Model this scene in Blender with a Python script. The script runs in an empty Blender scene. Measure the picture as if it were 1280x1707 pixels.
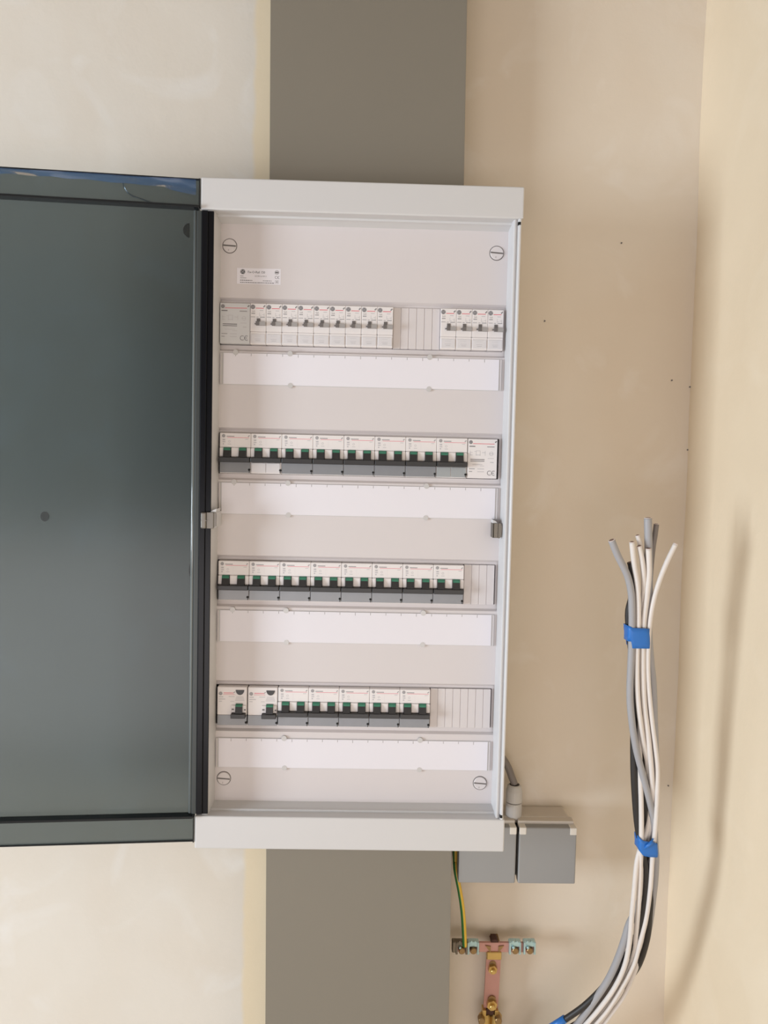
import bpy, bmesh, math, random
from mathutils import Vector, Matrix, noise

random.seed(7)
S = bpy.context.scene
COL = S.collection
ZF = 1700.0                      # millimetres from the floor to the middle of the top breaker row

def W(x, y, z):                  # scene millimetres -> metres (y = 0 breaker faces, +y towards the wall)
    return Vector((x * .001, y * .001, (z + ZF) * .001))

# ------------------------------------------------------------------ camera, world, lights, exposure
PITCH, YAW, ROLL = (math.radians(a) for a in (3.04, 1.28, 1.28))
CAMP = (173.2, -909.7, -166.8)
FPX = 1290.0
_f = Vector((math.sin(YAW) * math.cos(PITCH), math.cos(YAW) * math.cos(PITCH), -math.sin(PITCH)))
_r0 = Vector((math.cos(YAW), -math.sin(YAW), 0)); _u0 = _r0.cross(_f)
CR = _r0 * math.cos(ROLL) + _u0 * math.sin(ROLL)
CU = _u0 * math.cos(ROLL) - _r0 * math.sin(ROLL)
CF = _f
cam_data = bpy.data.cameras.new('camera'); cam = bpy.data.objects.new('camera', cam_data); COL.objects.link(cam)
cam_data.sensor_fit = 'AUTO'; cam_data.sensor_width = 36.0; cam_data.lens = FPX * 36.0 / 1707.0
cam_data.clip_start = .01; cam_data.clip_end = 60
_m = Matrix((CR, CU, -CF)).transposed().to_4x4(); _m.translation = W(*CAMP); cam.matrix_world = _m
S.camera = cam

def at(px, py, y):               # a pixel of the photograph (1280 x 1707) -> the point in millimetres at depth y
    d = CR * ((px - 640) / FPX) - CU * ((py - 853.5) / FPX) + CF
    t = (y - CAMP[1]) / d.y
    return (CAMP[0] + d.x * t, y, CAMP[2] + d.z * t)

world = bpy.data.worlds.new('world'); S.world = world; world.use_nodes = True
bg = world.node_tree.nodes['Background']
bg.inputs[0].default_value = (1.0, .935, .925, 1); bg.inputs[1].default_value = .19

def area(name, loc, target, w, h, power, color):
    l = bpy.data.lights.new(name, 'AREA'); l.shape = 'RECTANGLE'; l.size = w; l.size_y = h
    l.energy = power; l.color = color
    o = bpy.data.objects.new(name, l); COL.objects.link(o); o.location = W(*loc)
    o.rotation_euler = (W(*target) - W(*loc)).to_track_quat('-Z', 'Y').to_euler()
    return o
area('window_daylight', (-2600, -1300, -420), (250, 0, -300), .9, 1.1, 90, (.76, .86, .95))
area('added_fill', (-200, -3000, -1000), (200, 0, -250), 2.4, 1.0, 32, (1.0, .935, .93))  # added warm fill lamp, low and unseen behind the camera

vs = S.view_settings
vs.view_transform = 'Standard'; vs.look = 'None'; vs.gamma = 1.0; vs.use_curve_mapping = False
vs.exposure = -0.1

# ------------------------------------------------------------------ materials
def srgb(r, g, b):
    f = lambda c: (c / 255) / 12.92 if c / 255 <= .04045 else ((c / 255 + .055) / 1.055) ** 2.4
    return (f(r), f(g), f(b), 1)

def mat(name, rgb, rough=.5, metal=0.0, spec=.5, bump=0.0, bscale=200.0, vary=0.0, vscale=30.0):
    m = bpy.data.materials.new(name); m.use_nodes = True
    n, l = m.node_tree.nodes, m.node_tree.links
    b = n['Principled BSDF']
    c = srgb(*rgb)
    b.inputs['Roughness'].default_value = rough; b.inputs['Metallic'].default_value = metal
    b.inputs['Specular IOR Level'].default_value = spec
    tc = n.new('ShaderNodeTexCoord')
    nz = n.new('ShaderNodeTexNoise'); nz.inputs['Scale'].default_value = vscale; nz.inputs['Detail'].default_value = 4
    l.new(tc.outputs['Object'], nz.inputs['Vector'])
    mx = n.new('ShaderNodeMix'); mx.data_type = 'RGBA'
    k = 1 - vary
    mx.inputs[6].default_value = (c[0] * k, c[1] * k, c[2] * k, 1); mx.inputs[7].default_value = tuple(min(1, v * (1 + vary)) for v in c[:3]) + (1,)
    l.new(nz.outputs['Fac'], mx.inputs[0]); l.new(mx.outputs[2], b.inputs['Base Color'])
    if bump:
        nb = n.new('ShaderNodeTexNoise'); nb.inputs['Scale'].default_value = bscale; nb.inputs['Detail'].default_value = 5
        l.new(tc.outputs['Object'], nb.inputs['Vector'])
        bp = n.new('ShaderNodeBump'); bp.inputs['Strength'].default_value = bump; bp.inputs['Distance'].default_value = .002
        l.new(nb.outputs['Fac'], bp.inputs['Height']); l.new(bp.outputs['Normal'], b.inputs['Normal'])
    return m

def plaster(name, base, light, warm, stripe=None):
    m = bpy.data.materials.new(name); m.use_nodes = True
    n, l = m.node_tree.nodes, m.node_tree.links
    b = n['Principled BSDF']; b.inputs['Roughness'].default_value = .9; b.inputs['Specular IOR Level'].default_value = .2
    tc = n.new('ShaderNodeTexCoord')
    def nz(scale, detail, lo, hi, dist=0):
        t = n.new('ShaderNodeTexNoise'); t.inputs['Scale'].default_value = scale; t.inputs['Detail'].default_value = detail
        t.inputs['Distortion'].default_value = dist
        l.new(tc.outputs['Object'], t.inputs['Vector'])
        r = n.new('ShaderNodeMapRange'); r.inputs['From Min'].default_value = lo; r.inputs['From Max'].default_value = hi
        l.new(t.outputs['Fac'], r.inputs['Value']); return r.outputs['Result'], t.outputs['Fac']
    def mix(fac, a, c):
        x = n.new('ShaderNodeMix'); x.data_type = 'RGBA'
        l.new(fac, x.inputs[0])
        if isinstance(a, tuple): x.inputs[6].default_value = a
        else: l.new(a, x.inputs[6])
        x.inputs[7].default_value = c
        return x.outputs[2]
    f1, _ = nz(3.2, 3, .40, .68, .6); f2, _ = nz(9, 5, .56, .98, 1.0)
    c = mix(f1, srgb(*base), srgb(*warm)); c = mix(f2, c, srgb(*light))
    if stripe:
        sp = n.new('ShaderNodeSeparateXYZ'); l.new(tc.outputs['Object'], sp.inputs[0])     # cooler tint, fading in behind the trunking towards the left
        rl = n.new('ShaderNodeMapRange'); rl.inputs['From Min'].default_value = .25; rl.inputs['From Max'].default_value = .07
        l.new(sp.outputs['X'], rl.inputs['Value'])
        mg = n.new('ShaderNodeMix'); mg.data_type = 'RGBA'; mg.blend_type = 'MULTIPLY'
        l.new(rl.outputs[0], mg.inputs[0]); l.new(c, mg.inputs[6]); mg.inputs[7].default_value = (.945, .995, 1.06, 1)
        c = mg.outputs[2]
        sx = n.new('ShaderNodeSeparateXYZ'); l.new(tc.outputs['Object'], sx.inputs[0])
        w, _ = nz(24, 4, 0, 1)
        x0, x1, col = stripe
        ad = n.new('ShaderNodeMath'); ad.operation = 'MULTIPLY_ADD'; ad.inputs[1].default_value = .012; ad.inputs[2].default_value = -.006
        l.new(w, ad.inputs[0])
        sm = n.new('ShaderNodeMath'); sm.operation = 'ADD'; l.new(sx.outputs['X'], sm.inputs[0]); l.new(ad.outputs[0], sm.inputs[1])
        r1 = n.new('ShaderNodeMapRange'); r1.interpolation_type = 'SMOOTHSTEP'
        r1.inputs['From Min'].default_value = x0 - .004; r1.inputs['From Max'].default_value = x0 + .004
        r2 = n.new('ShaderNodeMapRange'); r2.inputs['From Min'].default_value = x1 + .01; r2.inputs['From Max'].default_value = x1
        l.new(sm.outputs[0], r1.inputs['Value']); l.new(sx.outputs['X'], r2.inputs['Value'])
        ml = n.new('ShaderNodeMath'); ml.operation = 'MULTIPLY'; l.new(r1.outputs[0], ml.inputs[0]); l.new(r2.outputs[0], ml.inputs[1])
        c = mix(ml.outputs[0], c, srgb(*col))
    l.new(c, b.inputs['Base Color'])
    _, h1 = nz(14, 6, 0, 1); _, h2 = nz(160, 4, 0, 1)
    a = n.new('ShaderNodeMath'); a.operation = 'MULTIPLY_ADD'; a.inputs[1].default_value = .12
    l.new(h2, a.inputs[0]); l.new(h1, a.inputs[2])
    bp = n.new('ShaderNodeBump'); bp.inputs['Strength'].default_value = .22; bp.inputs['Distance'].default_value = .006
    l.new(a.outputs[0], bp.inputs['Height']); l.new(bp.outputs['Normal'], b.inputs['Normal'])
    return m

def tinted(name, tint, rough=.08, diffuse=None, dfac=0.0, ior=1.5, glossmul=1.0):
    m = bpy.data.materials.new(name); m.use_nodes = True
    n, l = m.node_tree.nodes, m.node_tree.links
    n.remove(n['Principled BSDF']); out = n['Material Output']
    t = n.new('ShaderNodeBsdfTransparent'); t.inputs[0].default_value = (*tint, 1)
    g = n.new('ShaderNodeBsdfGlossy'); g.inputs['Roughness'].default_value = rough
    fr = n.new('ShaderNodeFresnel'); fr.inputs['IOR'].default_value = ior
    src = t.outputs[0]
    if diffuse:
        d = n.new('ShaderNodeBsdfDiffuse'); d.inputs[0].default_value = srgb(*diffuse)
        mx = n.new('ShaderNodeMixShader'); mx.inputs[0].default_value = dfac
        l.new(t.outputs[0], mx.inputs[1]); l.new(d.outputs[0], mx.inputs[2]); src = mx.outputs[0]
    m2 = n.new('ShaderNodeMixShader'); l.new(fr.outputs[0], m2.inputs[0]); l.new(src, m2.inputs[1]); l.new(g.outputs[0], m2.inputs[2])
    l.new(m2.outputs[0], out.inputs['Surface'])
    return m

M = {}
M['wall'] = plaster('cream_plaster', (222, 210, 194), (232, 225, 216), (218, 203, 184), stripe=(.017, .060, (222, 206, 178)))
M['wall_r'] = plaster('cream_plaster_side', (232, 214, 187), (236, 220, 196), (228, 209, 181))
M['floor'] = mat('pale_concrete', (205, 196, 184), .8, bump=.2, bscale=40, vary=.06)
M['ceiling'] = mat('darkened_ceiling_paint', (150, 141, 132), .9, vary=.02)  # unseen ceiling, darkened to send less light down from above
M['case'] = mat('light_grey_enamel', (205, 203, 203), .45, bump=.02, bscale=900, vary=.008)
M['cover'] = mat('light_grey_plastic', (210, 203, 203), .5, bump=.02, bscale=700, vary=.008)
M['web'] = mat('smoked_edge_web', (66, 70, 70), .3, spec=.3)
M['black'] = mat('black_void', (14, 14, 15), .8)
M['dark_plastic'] = mat('dark_smoked_plastic', (15, 16, 21), .25, spec=.2, vary=.1)
M['device'] = mat('white_device_plastic', (226, 220, 219), .42, vary=.01)
M['device_grey'] = mat('pale_grey_device_plastic', (203, 202, 203), .42, vary=.01)
M['toggle'] = mat('black_toggle_plastic', (47, 46, 47), .4, vary=.08)
M['green'] = mat('green_marker', (58, 122, 98), .5, vary=.05)
M['window_grey'] = mat('smoky_label_cover', (134, 135, 139), .25, vary=.08, vscale=60)
M['window_white'] = mat('white_label_cover', (214, 210, 212), .35, vary=.02)
M['window_light'] = mat('pale_label_cover', (160, 163, 165), .25, vary=.05)
M['lever'] = mat('grey_lever', (158, 153, 151), .45, vary=.04)
M['slot'] = mat('dark_grey_slot', (106, 100, 98), .5, vary=.05)
M['print_dark'] = mat('dark_grey_print', (112, 109, 111), .6)
M['print_mid'] = mat('grey_print', (150, 147, 149), .6)
M['print_faint'] = mat('pale_grey_print', (188, 184, 187), .6)
M['print_black'] = mat('black_print', (45, 46, 50), .6)
M['red'] = mat('red_print', (214, 74, 92), .5)
M['red_faint'] = mat('pale_red_print', (222, 140, 150), .5)
M['paper'] = mat('white_card', (227, 223, 229), .7, vary=.012, vscale=12)
M['holder'] = mat('clear_holder_plastic', (196, 193, 192), .3, vary=.01)
M['tick'] = mat('tick_print', (128, 122, 122), .6)
M['metal'] = mat('brushed_steel', (126, 121, 114), .4, metal=.85, vary=.06)
M['trunk'] = mat('stone_grey_plastic', (129, 122, 110), .5, bump=.02, bscale=500, vary=.015, vscale=6)
M['socket_lid'] = mat('mid_grey_plastic', (147, 146, 145), .5, vary=.012)
M['socket_body'] = mat('pale_beige_grey_plastic', (205, 195, 184), .5, vary=.012)
M['socket_tab'] = mat('pale_hinge_plastic', (222, 216, 208), .45)
M['gland'] = mat('gland_grey', (190, 186, 182), .45)
M['rubber'] = mat('dark_rubber', (60, 56, 54), .7)
M['cable_grey'] = mat('grey_pvc', (160, 158, 160), .5, vary=.03)
M['cable_darkgrey'] = mat('dark_grey_pvc', (122, 114, 110), .5, vary=.03)
M['cable_white'] = mat('white_pvc', (220, 212, 206), .45, vary=.025)
M['cable_black'] = mat('black_pvc', (40, 36, 34), .5, vary=.1)
M['core'] = mat('cut_core', (120, 96, 88), .6, vary=.2, vscale=300)
M['sheath_cut'] = mat('cut_sheath', (226, 210, 204), .6)
M['tape'] = mat('blue_tape', (38, 110, 190), .38, bump=.15, bscale=120, vary=.08)
M['yellow'] = mat('yellow_pvc', (222, 182, 62), .45, vary=.05)
M['green_wire'] = mat('green_pvc', (52, 118, 56), .45, vary=.05)
M['copper'] = mat('dull_copper', (188, 142, 132), .45, metal=.6, bump=.1, bscale=300, vary=.10, vscale=60)
M['brass'] = mat('brass', (200, 168, 104), .34, metal=.85, bump=.05, bscale=200, vary=.12, vscale=80)
M['brass_dull'] = mat('dull_brass', (150, 122, 84), .42, metal=.8, vary=.12, vscale=80)
M['zinc'] = mat('zinc_plate', (176, 205, 208), .3, metal=.7, vary=.12, vscale=120)
M['steel_dirty'] = mat('dirty_steel', (124, 114, 100), .45, metal=.7, vary=.2, vscale=120)
M['dark_brown'] = mat('matte_dark_brown', (70, 40, 28), .8)
M['glass'] = tinted('smoked_polycarbonate', (.47, .51, .515), .2, diffuse=(90, 104, 110), dfac=.10, ior=1.38)
M['glass_rim'] = tinted('smoked_polycarbonate_rim', (.14, .16, .17), .12, diffuse=(40, 44, 48), dfac=.5)
M['mark'] = tinted('dark_spot', (.52, .54, .54), .4)
M['film'] = tinted('blue_protective_film', (.60, .74, .88), .32, diffuse=(70, 120, 190), dfac=.18)
M['film_fold'] = tinted('film_wrinkle', (.62, .70, .76), .2)
M['bead'] = mat('clear_edge_bead', (112, 118, 118), .12, spec=.8)

# ------------------------------------------------------------------ mesh builder (all in millimetres)
_txt = {}
def text_geo(s):
    if s in _txt: return _txt[s]
    c = bpy.data.curves.new('t', 'FONT'); c.body = s; c.size = 1; c.resolution_u = 2
    o = bpy.data.objects.new('t', c); COL.objects.link(o)
    dg = bpy.context.evaluated_depsgraph_get(); e = o.evaluated_get(dg); me = e.to_mesh()
    r = ([tuple(v.co) for v in me.vertices], [tuple(p.vertices) for p in me.polygons])
    e.to_mesh_clear(); bpy.data.objects.remove(o); bpy.data.curves.remove(c)
    _txt[s] = r
    return r

class MB:
    def __init__(s): s.v, s.f, s.m, s.s = [], [], [], []
    def add(s, vs, fs, mi=0, smooth=False):
        o = len(s.v); s.v += [tuple(p) for p in vs]
        for f in fs: s.f.append(tuple(i + o for i in f)); s.m.append(mi); s.s.append(smooth)
        return s
    def box(s, x0, x1, y0, y1, z0, z1, mi=0, bev=0, seg=1):
        bm = bmesh.new(); bmesh.ops.create_cube(bm, size=1)
        for v in bm.verts:
            v.co = ((x0 + x1) / 2 + v.co.x * (x1 - x0), (y0 + y1) / 2 + v.co.y * (y1 - y0), (z0 + z1) / 2 + v.co.z * (z1 - z0))
        if bev: bmesh.ops.bevel(bm, geom=bm.edges[:], offset=bev, segments=seg, profile=.5, affect='EDGES')
        bm.verts.index_update()
        s.add([v.co[:] for v in bm.verts], [[v.index for v in f.verts] for f in bm.faces], mi, False); bm.free()
        return s
    def prism(s, poly, a0, a1, axis='y', mi=0):     # poly in (x,z) for axis y, (y,z) for axis x, (x,y) for axis z
        n = len(poly)
        mk = {'y': lambda p, a: (p[0], a, p[1]), 'x': lambda p, a: (a, p[0], p[1]), 'z': lambda p, a: (p[0], p[1], a)}[axis]
        vs = [mk(p, a0) for p in poly] + [mk(p, a1) for p in poly]
        fs = [tuple(range(n)), tuple(range(2 * n - 1, n - 1, -1))] + [(i, n + i, n + (i + 1) % n, (i + 1) % n) for i in range(n)]
        return s.add(vs, fs, mi)
    def strip(s, prof, x0, x1, mi=0):               # open profile (y,z) swept along x
        n = len(prof); vs = [(x0, *p) for p in prof] + [(x1, *p) for p in prof]
        return s.add(vs, [(i, i + 1, n + i + 1, n + i) for i in range(n - 1)], mi)
    def cyl(s, cx, cz, y0, y1, r, mi=0, n=20, r2=None, bev=0):
        r2 = r if r2 is None else r2
        rings = [(y1, r)] + ([(y0 + bev, r2), (y0, r2 - bev)] if bev else [(y0, r2)])
        vs, fs = [], []
        for y, q in rings:
            vs += [(cx + q * math.cos(2 * math.pi * i / n), y, cz + q * math.sin(2 * math.pi * i / n)) for i in range(n)]
        for k in range(len(rings) - 1):
            fs += [(k * n + i, k * n + (i + 1) % n, (k + 1) * n + (i + 1) % n, (k + 1) * n + i) for i in range(n)]
        fs += [tuple(range(n))[::-1], tuple(range((len(rings) - 1) * n, len(rings) * n))]
        return s.add(vs, fs, mi)
    def lathe_z(s, cx, cy, prof, mi=0, n=20):       # profile (r,z) about a vertical axis, closed at both ends
        vs, fs = [], []
        for r, z in prof: vs += [(cx + r * math.cos(2 * math.pi * i / n), cy + r * math.sin(2 * math.pi * i / n), z) for i in range(n)]
        for k in range(len(prof) - 1):
            fs += [(k * n + i, k * n + (i + 1) % n, (k + 1) * n + (i + 1) % n, (k + 1) * n + i) for i in range(n)]
        fs += [tuple(range(n))[::-1], tuple(range((len(prof) - 1) * n, len(prof) * n))]
        return s.add(vs, fs, mi, False)
    def rect(s, x0, x1, z0, z1, y, mi=0): return s.add([(x0, y, z0), (x1, y, z0), (x1, y, z1), (x0, y, z1)], [(0, 1, 2, 3)], mi)
    def disc(s, cx, cz, y, r, mi=0, n=18, a0=0, a1=360):
        full = abs(a1 - a0) >= 360; k = n if full else n + 1
        vs = [(cx + r * math.cos(math.radians(a0 + (a1 - a0) * i / n)), y, cz + r * math.sin(math.radians(a0 + (a1 - a0) * i / n))) for i in range(k)]
        return s.add(vs, [tuple(range(k))], mi)
    def ring(s, cx, cz, y, r0, r1, mi=0, n=20, a0=0, a1=360):
        vs = []
        for i in range(n + 1):
            a = math.radians(a0 + (a1 - a0) * i / n)
            vs += [(cx + r * math.cos(a), y, cz + r * math.sin(a)) for r in (r0, r1)]
        return s.add(vs, [(2 * i, 2 * i + 1, 2 * i + 3, 2 * i + 2) for i in range(n)], mi)
    def text(s, t, x, z, h, y, mi=0, sx=1.0):       # left/baseline at x,z; h = cap height
        v, f = text_geo(t); k = h / .70
        return s.add([(x + p[0] * k * sx, y, z + p[1] * k) for p in v], f, mi)
    def tube(s, pts, r, n=10, mi=0, caps=True, mi_fn=None):
        P = [Vector(p) for p in pts]; T = []
        for i in range(len(P)): T.append((P[min(i + 1, len(P) - 1)] - P[max(i - 1, 0)]).normalized())
        up = Vector((0, 1, 0)); vs, R = [], []
        for i, p in enumerate(P):
            a = up - T[i] * up.dot(T[i])
            if a.length < 1e-4: a = Vector((1, 0, 0))
            a.normalize(); b = T[i].cross(a); up = a
            rr = r[i] if isinstance(r, (list, tuple)) else r
            vs += [p + a * (rr * math.cos(2 * math.pi * k / n)) + b * (rr * math.sin(2 * math.pi * k / n)) for k in range(n)]
        o = len(s.v); s.v += [tuple(v) for v in vs]
        for i in range(len(P) - 1):
            for k in range(n):
                s.f.append((o + i * n + k, o + i * n + (k + 1) % n, o + (i + 1) * n + (k + 1) % n, o + (i + 1) * n + k))
                s.m.append(mi_fn(k, n) if mi_fn else mi); s.s.append(True)
        if caps:
            s.f.append(tuple(o + k for k in range(n))[::-1]); s.m.append(mi); s.s.append(False)
            s.f.append(tuple(o + (len(P) - 1) * n + k for k in range(n))); s.m.append(mi); s.s.append(False)
        return s
    def build(s, name, mats, parent=None, org=(0, 0, 0), flat=False):
        if not isinstance(mats, (list, tuple)): mats = [mats]
        me = bpy.data.meshes.new(name)
        if parent is None: me.from_pydata([W(*p) for p in s.v], [], s.f)
        else: me.from_pydata([Vector(((p[0] - org[0]) * .001, (p[1] - org[1]) * .001, (p[2] - org[2]) * .001)) for p in s.v], [], s.f)
        for m in mats: me.materials.append(M[m])
        me.polygons.foreach_set('material_index', s.m); me.polygons.foreach_set('use_smooth', s.s)
        if not flat:
            bm = bmesh.new(); bm.from_mesh(me); bmesh.ops.recalc_face_normals(bm, faces=bm.faces[:]); bm.to_mesh(me); bm.free()
        me.update()
        o = bpy.data.objects.new(name, me); COL.objects.link(o)
        if parent is not None: o.parent = parent
        return o

def spline(pts, k=6):             # Catmull-Rom through the points
    P = [Vector(p) for p in pts]; out = []
    for i in range(len(P) - 1):
        a, b, c, d = P[max(i - 1, 0)], P[i], P[i + 1], P[min(i + 2, len(P) - 1)]
        for j in range(k):
            t = j / k
            out.append(.5 * ((2 * b) + (c - a) * t + (2 * a - 5 * b + 4 * c - d) * t * t + (3 * b - a - 3 * c + d) * t ** 3))
    return out + [P[-1]]

def thing(name, label, cat, org, group=None):
    o = bpy.data.objects.new(name, None); COL.objects.link(o); o.location = W(*org); o.empty_display_size = .02
    o['label'] = label; o['category'] = cat
    if group: o['group'] = group
    return o
def tag(o, label, cat, group=None):
    o['label'] = label; o['category'] = cat
    if group: o['group'] = group
    return o
def copy_tree(o, parent=None):
    c = o.copy(); COL.objects.link(c)
    if parent is not None: c.parent = parent
    for ch in list(o.children): copy_tree(ch, c)
    return c

# ------------------------------------------------------------------ the setting
YW, XR = 120.0, 604.0
def grid_wall(name, m, fn, nu, nv, slab):
    b = MB(); vs = [fn(i / nu, j / nv) for j in range(nv + 1) for i in range(nu + 1)]
    b.add(vs, [(j * (nu + 1) + i, j * (nu + 1) + i + 1, (j + 1) * (nu + 1) + i + 1, (j + 1) * (nu + 1) + i) for j in range(nv) for i in range(nu)], 0, True)
    b.box(*slab)
    o = b.build(name, m); o['kind'] = 'structure'; return o
def lump(x, y, z, s, a): return a * noise.noise(Vector((x / s, y / s, z / s)))
def back_pt(u, v):
    x = -1900 + u * (XR + 6 + 1900); z = -1700 + v * 2350
    return (x, YW + lump(x, 3, z, 160, .9) + .8, z)
def right_pt(u, v):
    y = YW + 6 - u * 3000; z = -1700 + v * 2350
    near = max(0, min(1, (YW - y) / 60))
    return (XR + lump(9, y, z, 190, 2.2) + lump(4, y, z, 70, .8) - 3.5 * (1 - near) ** 2, y, z)
grid_wall('wall_back', 'wall', back_pt, 150, 160, (-1900, XR + 60, YW + 8, YW + 120, -1700, 650))
grid_wall('wall_right', 'wall_r', right_pt, 170, 160, (XR + 8, XR + 120, -2880, YW + 120, -1700, 650))
o = MB().box(-3200, XR + 100, -3500, YW + 100, -1760, -1700).build('floor', 'floor'); o['kind'] = 'structure'
o = MB().box(-3200, XR + 100, -3500, YW + 100, 640, 700).build('ceiling', 'ceiling'); o['kind'] = 'structure'

# ------------------------------------------------------------------ cable trunking above and below the panel (leans 0.5 degrees)
def trunking(z0, z1, label):
    t = thing('cable_trunking', label, 'trunking', (170, YW, z0), 'grey cable trunking on the wall')
    og = (170, YW, z0)
    sl = lambda z: -.0093 * z                                   # sideways lean
    XL, XRR = 47.8, 285.6
    def pr(xa, xb, ya, yb):
        b = MB(); vs = []
        for z in (z0, z1):
            vs += [(xa + sl(z), ya, z), (xb + sl(z), ya, z), (xb + sl(z), yb, z), (xa + sl(z), yb, z)]
        return b.add(vs, [(0, 1, 2, 3), (7, 6, 5, 4), (0, 4, 5, 1), (1, 5, 6, 2), (2, 6, 7, 3), (3, 7, 4, 0)])
    pr(XL + 1.5, XRR - 1.5, 64, YW + 2).build('base', 'trunk', t, og)
    lid = pr(XL, XRR, 60, 63).build('lid', 'trunk', t, og)
    e = pr(XL - .2, XL + 1.6, 60.3, 76); e2 = pr(XRR - 1.6, XRR + .2, 60.3, 76)
    e.build('lid_flange', 'trunk', t, og); e2.build('lid_flange', 'trunk', t, og)
    return t
trunking(150, 642, 'wide grey plastic cable trunking rising from the top of the panel')
trunking(-1690, -606, 'wide grey plastic cable trunking running down from under the panel')

# ------------------------------------------------------------------ enclosure
OX0, OX1, OZ0, OZ1 = -18.6, 342.4, -610, 154.5
EO = (162, YW, OZ0)
enc = thing('distribution_board', 'tall light grey electrical panel with four breaker rows and open smoked door', 'electrical panel', EO)
def E(b, name, m, parent=None): return b.build(name, m, parent or enc, EO)
b = MB()                                                        # case: back and four walls
b.box(-16, 340, 112, 119, -608, 152)
b.box(-18, -15, -24, 119, -608, 152); b.box(337.2, 340, -24, 119, -608, 152)
b.box(-18, 340, -24, 119, 149, 152); b.box(-18, 340, -24, 119, -608, -605)
E(b, 'case', 'case')
for z0, z1 in ((119.3, OZ1), (-610, -571.3)):
    b = MB().box(OX0, OX1, -28, -8, z0, z1, bev=1.6, seg=3)
    E(b, 'end_cap', 'case')
b = MB()                                                        # frame of the opening
top = [(-26, 119.6), (-12, 119.2), (-12, 117.0), (-9, 116.6), (-9, 117.6), (6, 113.6)]
bot = [(-26, -571.8), (-13, -571.4), (-13, -568.8), (-10, -568.6), (-10, -569.4), (6, -565.6)]
b.strip(top, -8, 337); b.strip(bot, -8, 337)
def side(prof, z0, z1):
    n = len(prof); vs = [(x, y, z0) for x, y in prof] + [(x, y, z1) for x, y in prof]
    b.add(vs, [(i, i + 1, n + i + 1, n + i) for i in range(n - 1)])
side([(331.2, 6), (332.0, -12), (332.4, -22), (333.2, -24.4), (334.6, -24.4), (335.2, -23.2), (336.6, -22.8), (337.2, -27.2), (338.2, -28), (339.6, -28), (340.2, -27), (340.2, -10)], -571.5, 119.4)
side([(-1.8, 6), (-3.4, -12), (-4.8, -22), (-5.2, -24), (-7, -24.4), (-18, -24.4)], -571.5, 119.4)
E(b, 'opening_frame', 'case')
for z in (114.0, -567.5):
    E(MB().box(336.4, 339.2, -28.6, -25, z - 1.6, z + 1.6), 'corner_slot', 'black')

# cover plate with four windows and a shallow trough at each
b = MB(); CX0, CX1, WX0, WX1 = -6, 333, -3.6, 328.6
zc = [-150 * r for r in range(4)]
prof, segs = [(4, 116)], []
WH = 23.9
for r, z in enumerate(zc):
    prof += [(4, z + 30), (8.4, z + 27.0), (8.6, z + WH)]
    b.strip(prof, CX0, CX1)
    for xa, xb in ((CX0, WX0), (WX1 if r else WX1 - 0.2, CX1)):
        b.strip([(8.6, z + WH), (8.6, z - WH)], xa, xb)
    b.strip([(8.6, z + WH), (14, z + WH)], WX0, WX1); b.strip([(8.6, z - WH), (14, z - WH)], WX0, WX1)
    for x in (WX0, WX1): b.add([(x, 8.6, z - WH), (x, 14, z - WH), (x, 14, z + WH), (x, 8.6, z + WH)], [(0, 1, 2, 3)])
    prof = [(8.6, z - WH), (8.4, z - 26.6), (8.0, z - 29), (4, z - 31.4)]
prof += [(4, -570)]
b.strip(prof, CX0, CX1)
E(b, 'cover_plate', 'cover')
for z in zc:
    E(MB().box(-8, 335, 62, 69, z - 17, z + 17).box(-8, 335, 69, 112, z - 4, z + 4), 'mounting_rail', 'metal')
E(MB().box(-10, 336, 108, 111.9, -600, 145), 'dark_backing', 'black')  # black sheet added to keep the gaps round the devices dark

for x, z, ang in ((8.4, 88.9, -3), (318.2, 89.3, -4), (8.7, -539, -4), (316.8, -540.7, -4)):
    b = MB().cyl(x, z, 2.4, 12, 7.7, 0, 32, bev=.6)
    b.ring(x, z, 3.92, 7.75, 8.6, 1, 32)
    o = E(b, 'screw', ['cover', 'slot'])
    a = math.radians(ang); c, s = math.cos(a), math.sin(a)
    d = MB().add([(x + c * u - s * v, 2.36, z + s * u + c * v) for u, v in ((-7.4, -.85), (7.4, -.85), (7.4, .85), (-7.4, .85))], [(0, 1, 2, 3)])
    d.add([(x + c * u - s * v, 2.33, z + s * u + c * v) for u, v in ((-1, -6), (-.6, -6), (-.6, -4), (-1, -4))], [(0, 1, 2, 3)])
    d.build('screw_slot', 'slot', o, EO)

def ce_mark(b, x, z, h, y, mi):
    r = h / 2; t = r * .22
    b.ring(x + r, z + r, y, r - t, r, mi, 16, 50, 310)
    cx = x + r * 2.75
    b.ring(cx, z + r, y, r - t, r, mi, 16, 60, 300); b.rect(cx - r + t * .5, cx + r * .15, z + r - t / 2, z + r + t / 2, y, mi)
def roundel(b, x, z, r, y, dark, lite):             # script monogram in a ring
    b.disc(x, z, y, r, dark, 24)
    b.ring(x, z, y - .03, r * .80, r * .88, lite, 24)
    for q in range(4): b.ring(x + .5 * r * math.cos(math.pi / 4 + q * math.pi / 2), z + .5 * r * math.sin(math.pi / 4 + q * math.pi / 2), y - .03, r * .10, r * .17, lite, 8, 90 * q - 60, 90 * q + 200)
    b.text('GE', x - r * .50, z - r * .28, r * .62, y - .04, lite, .80)
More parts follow.
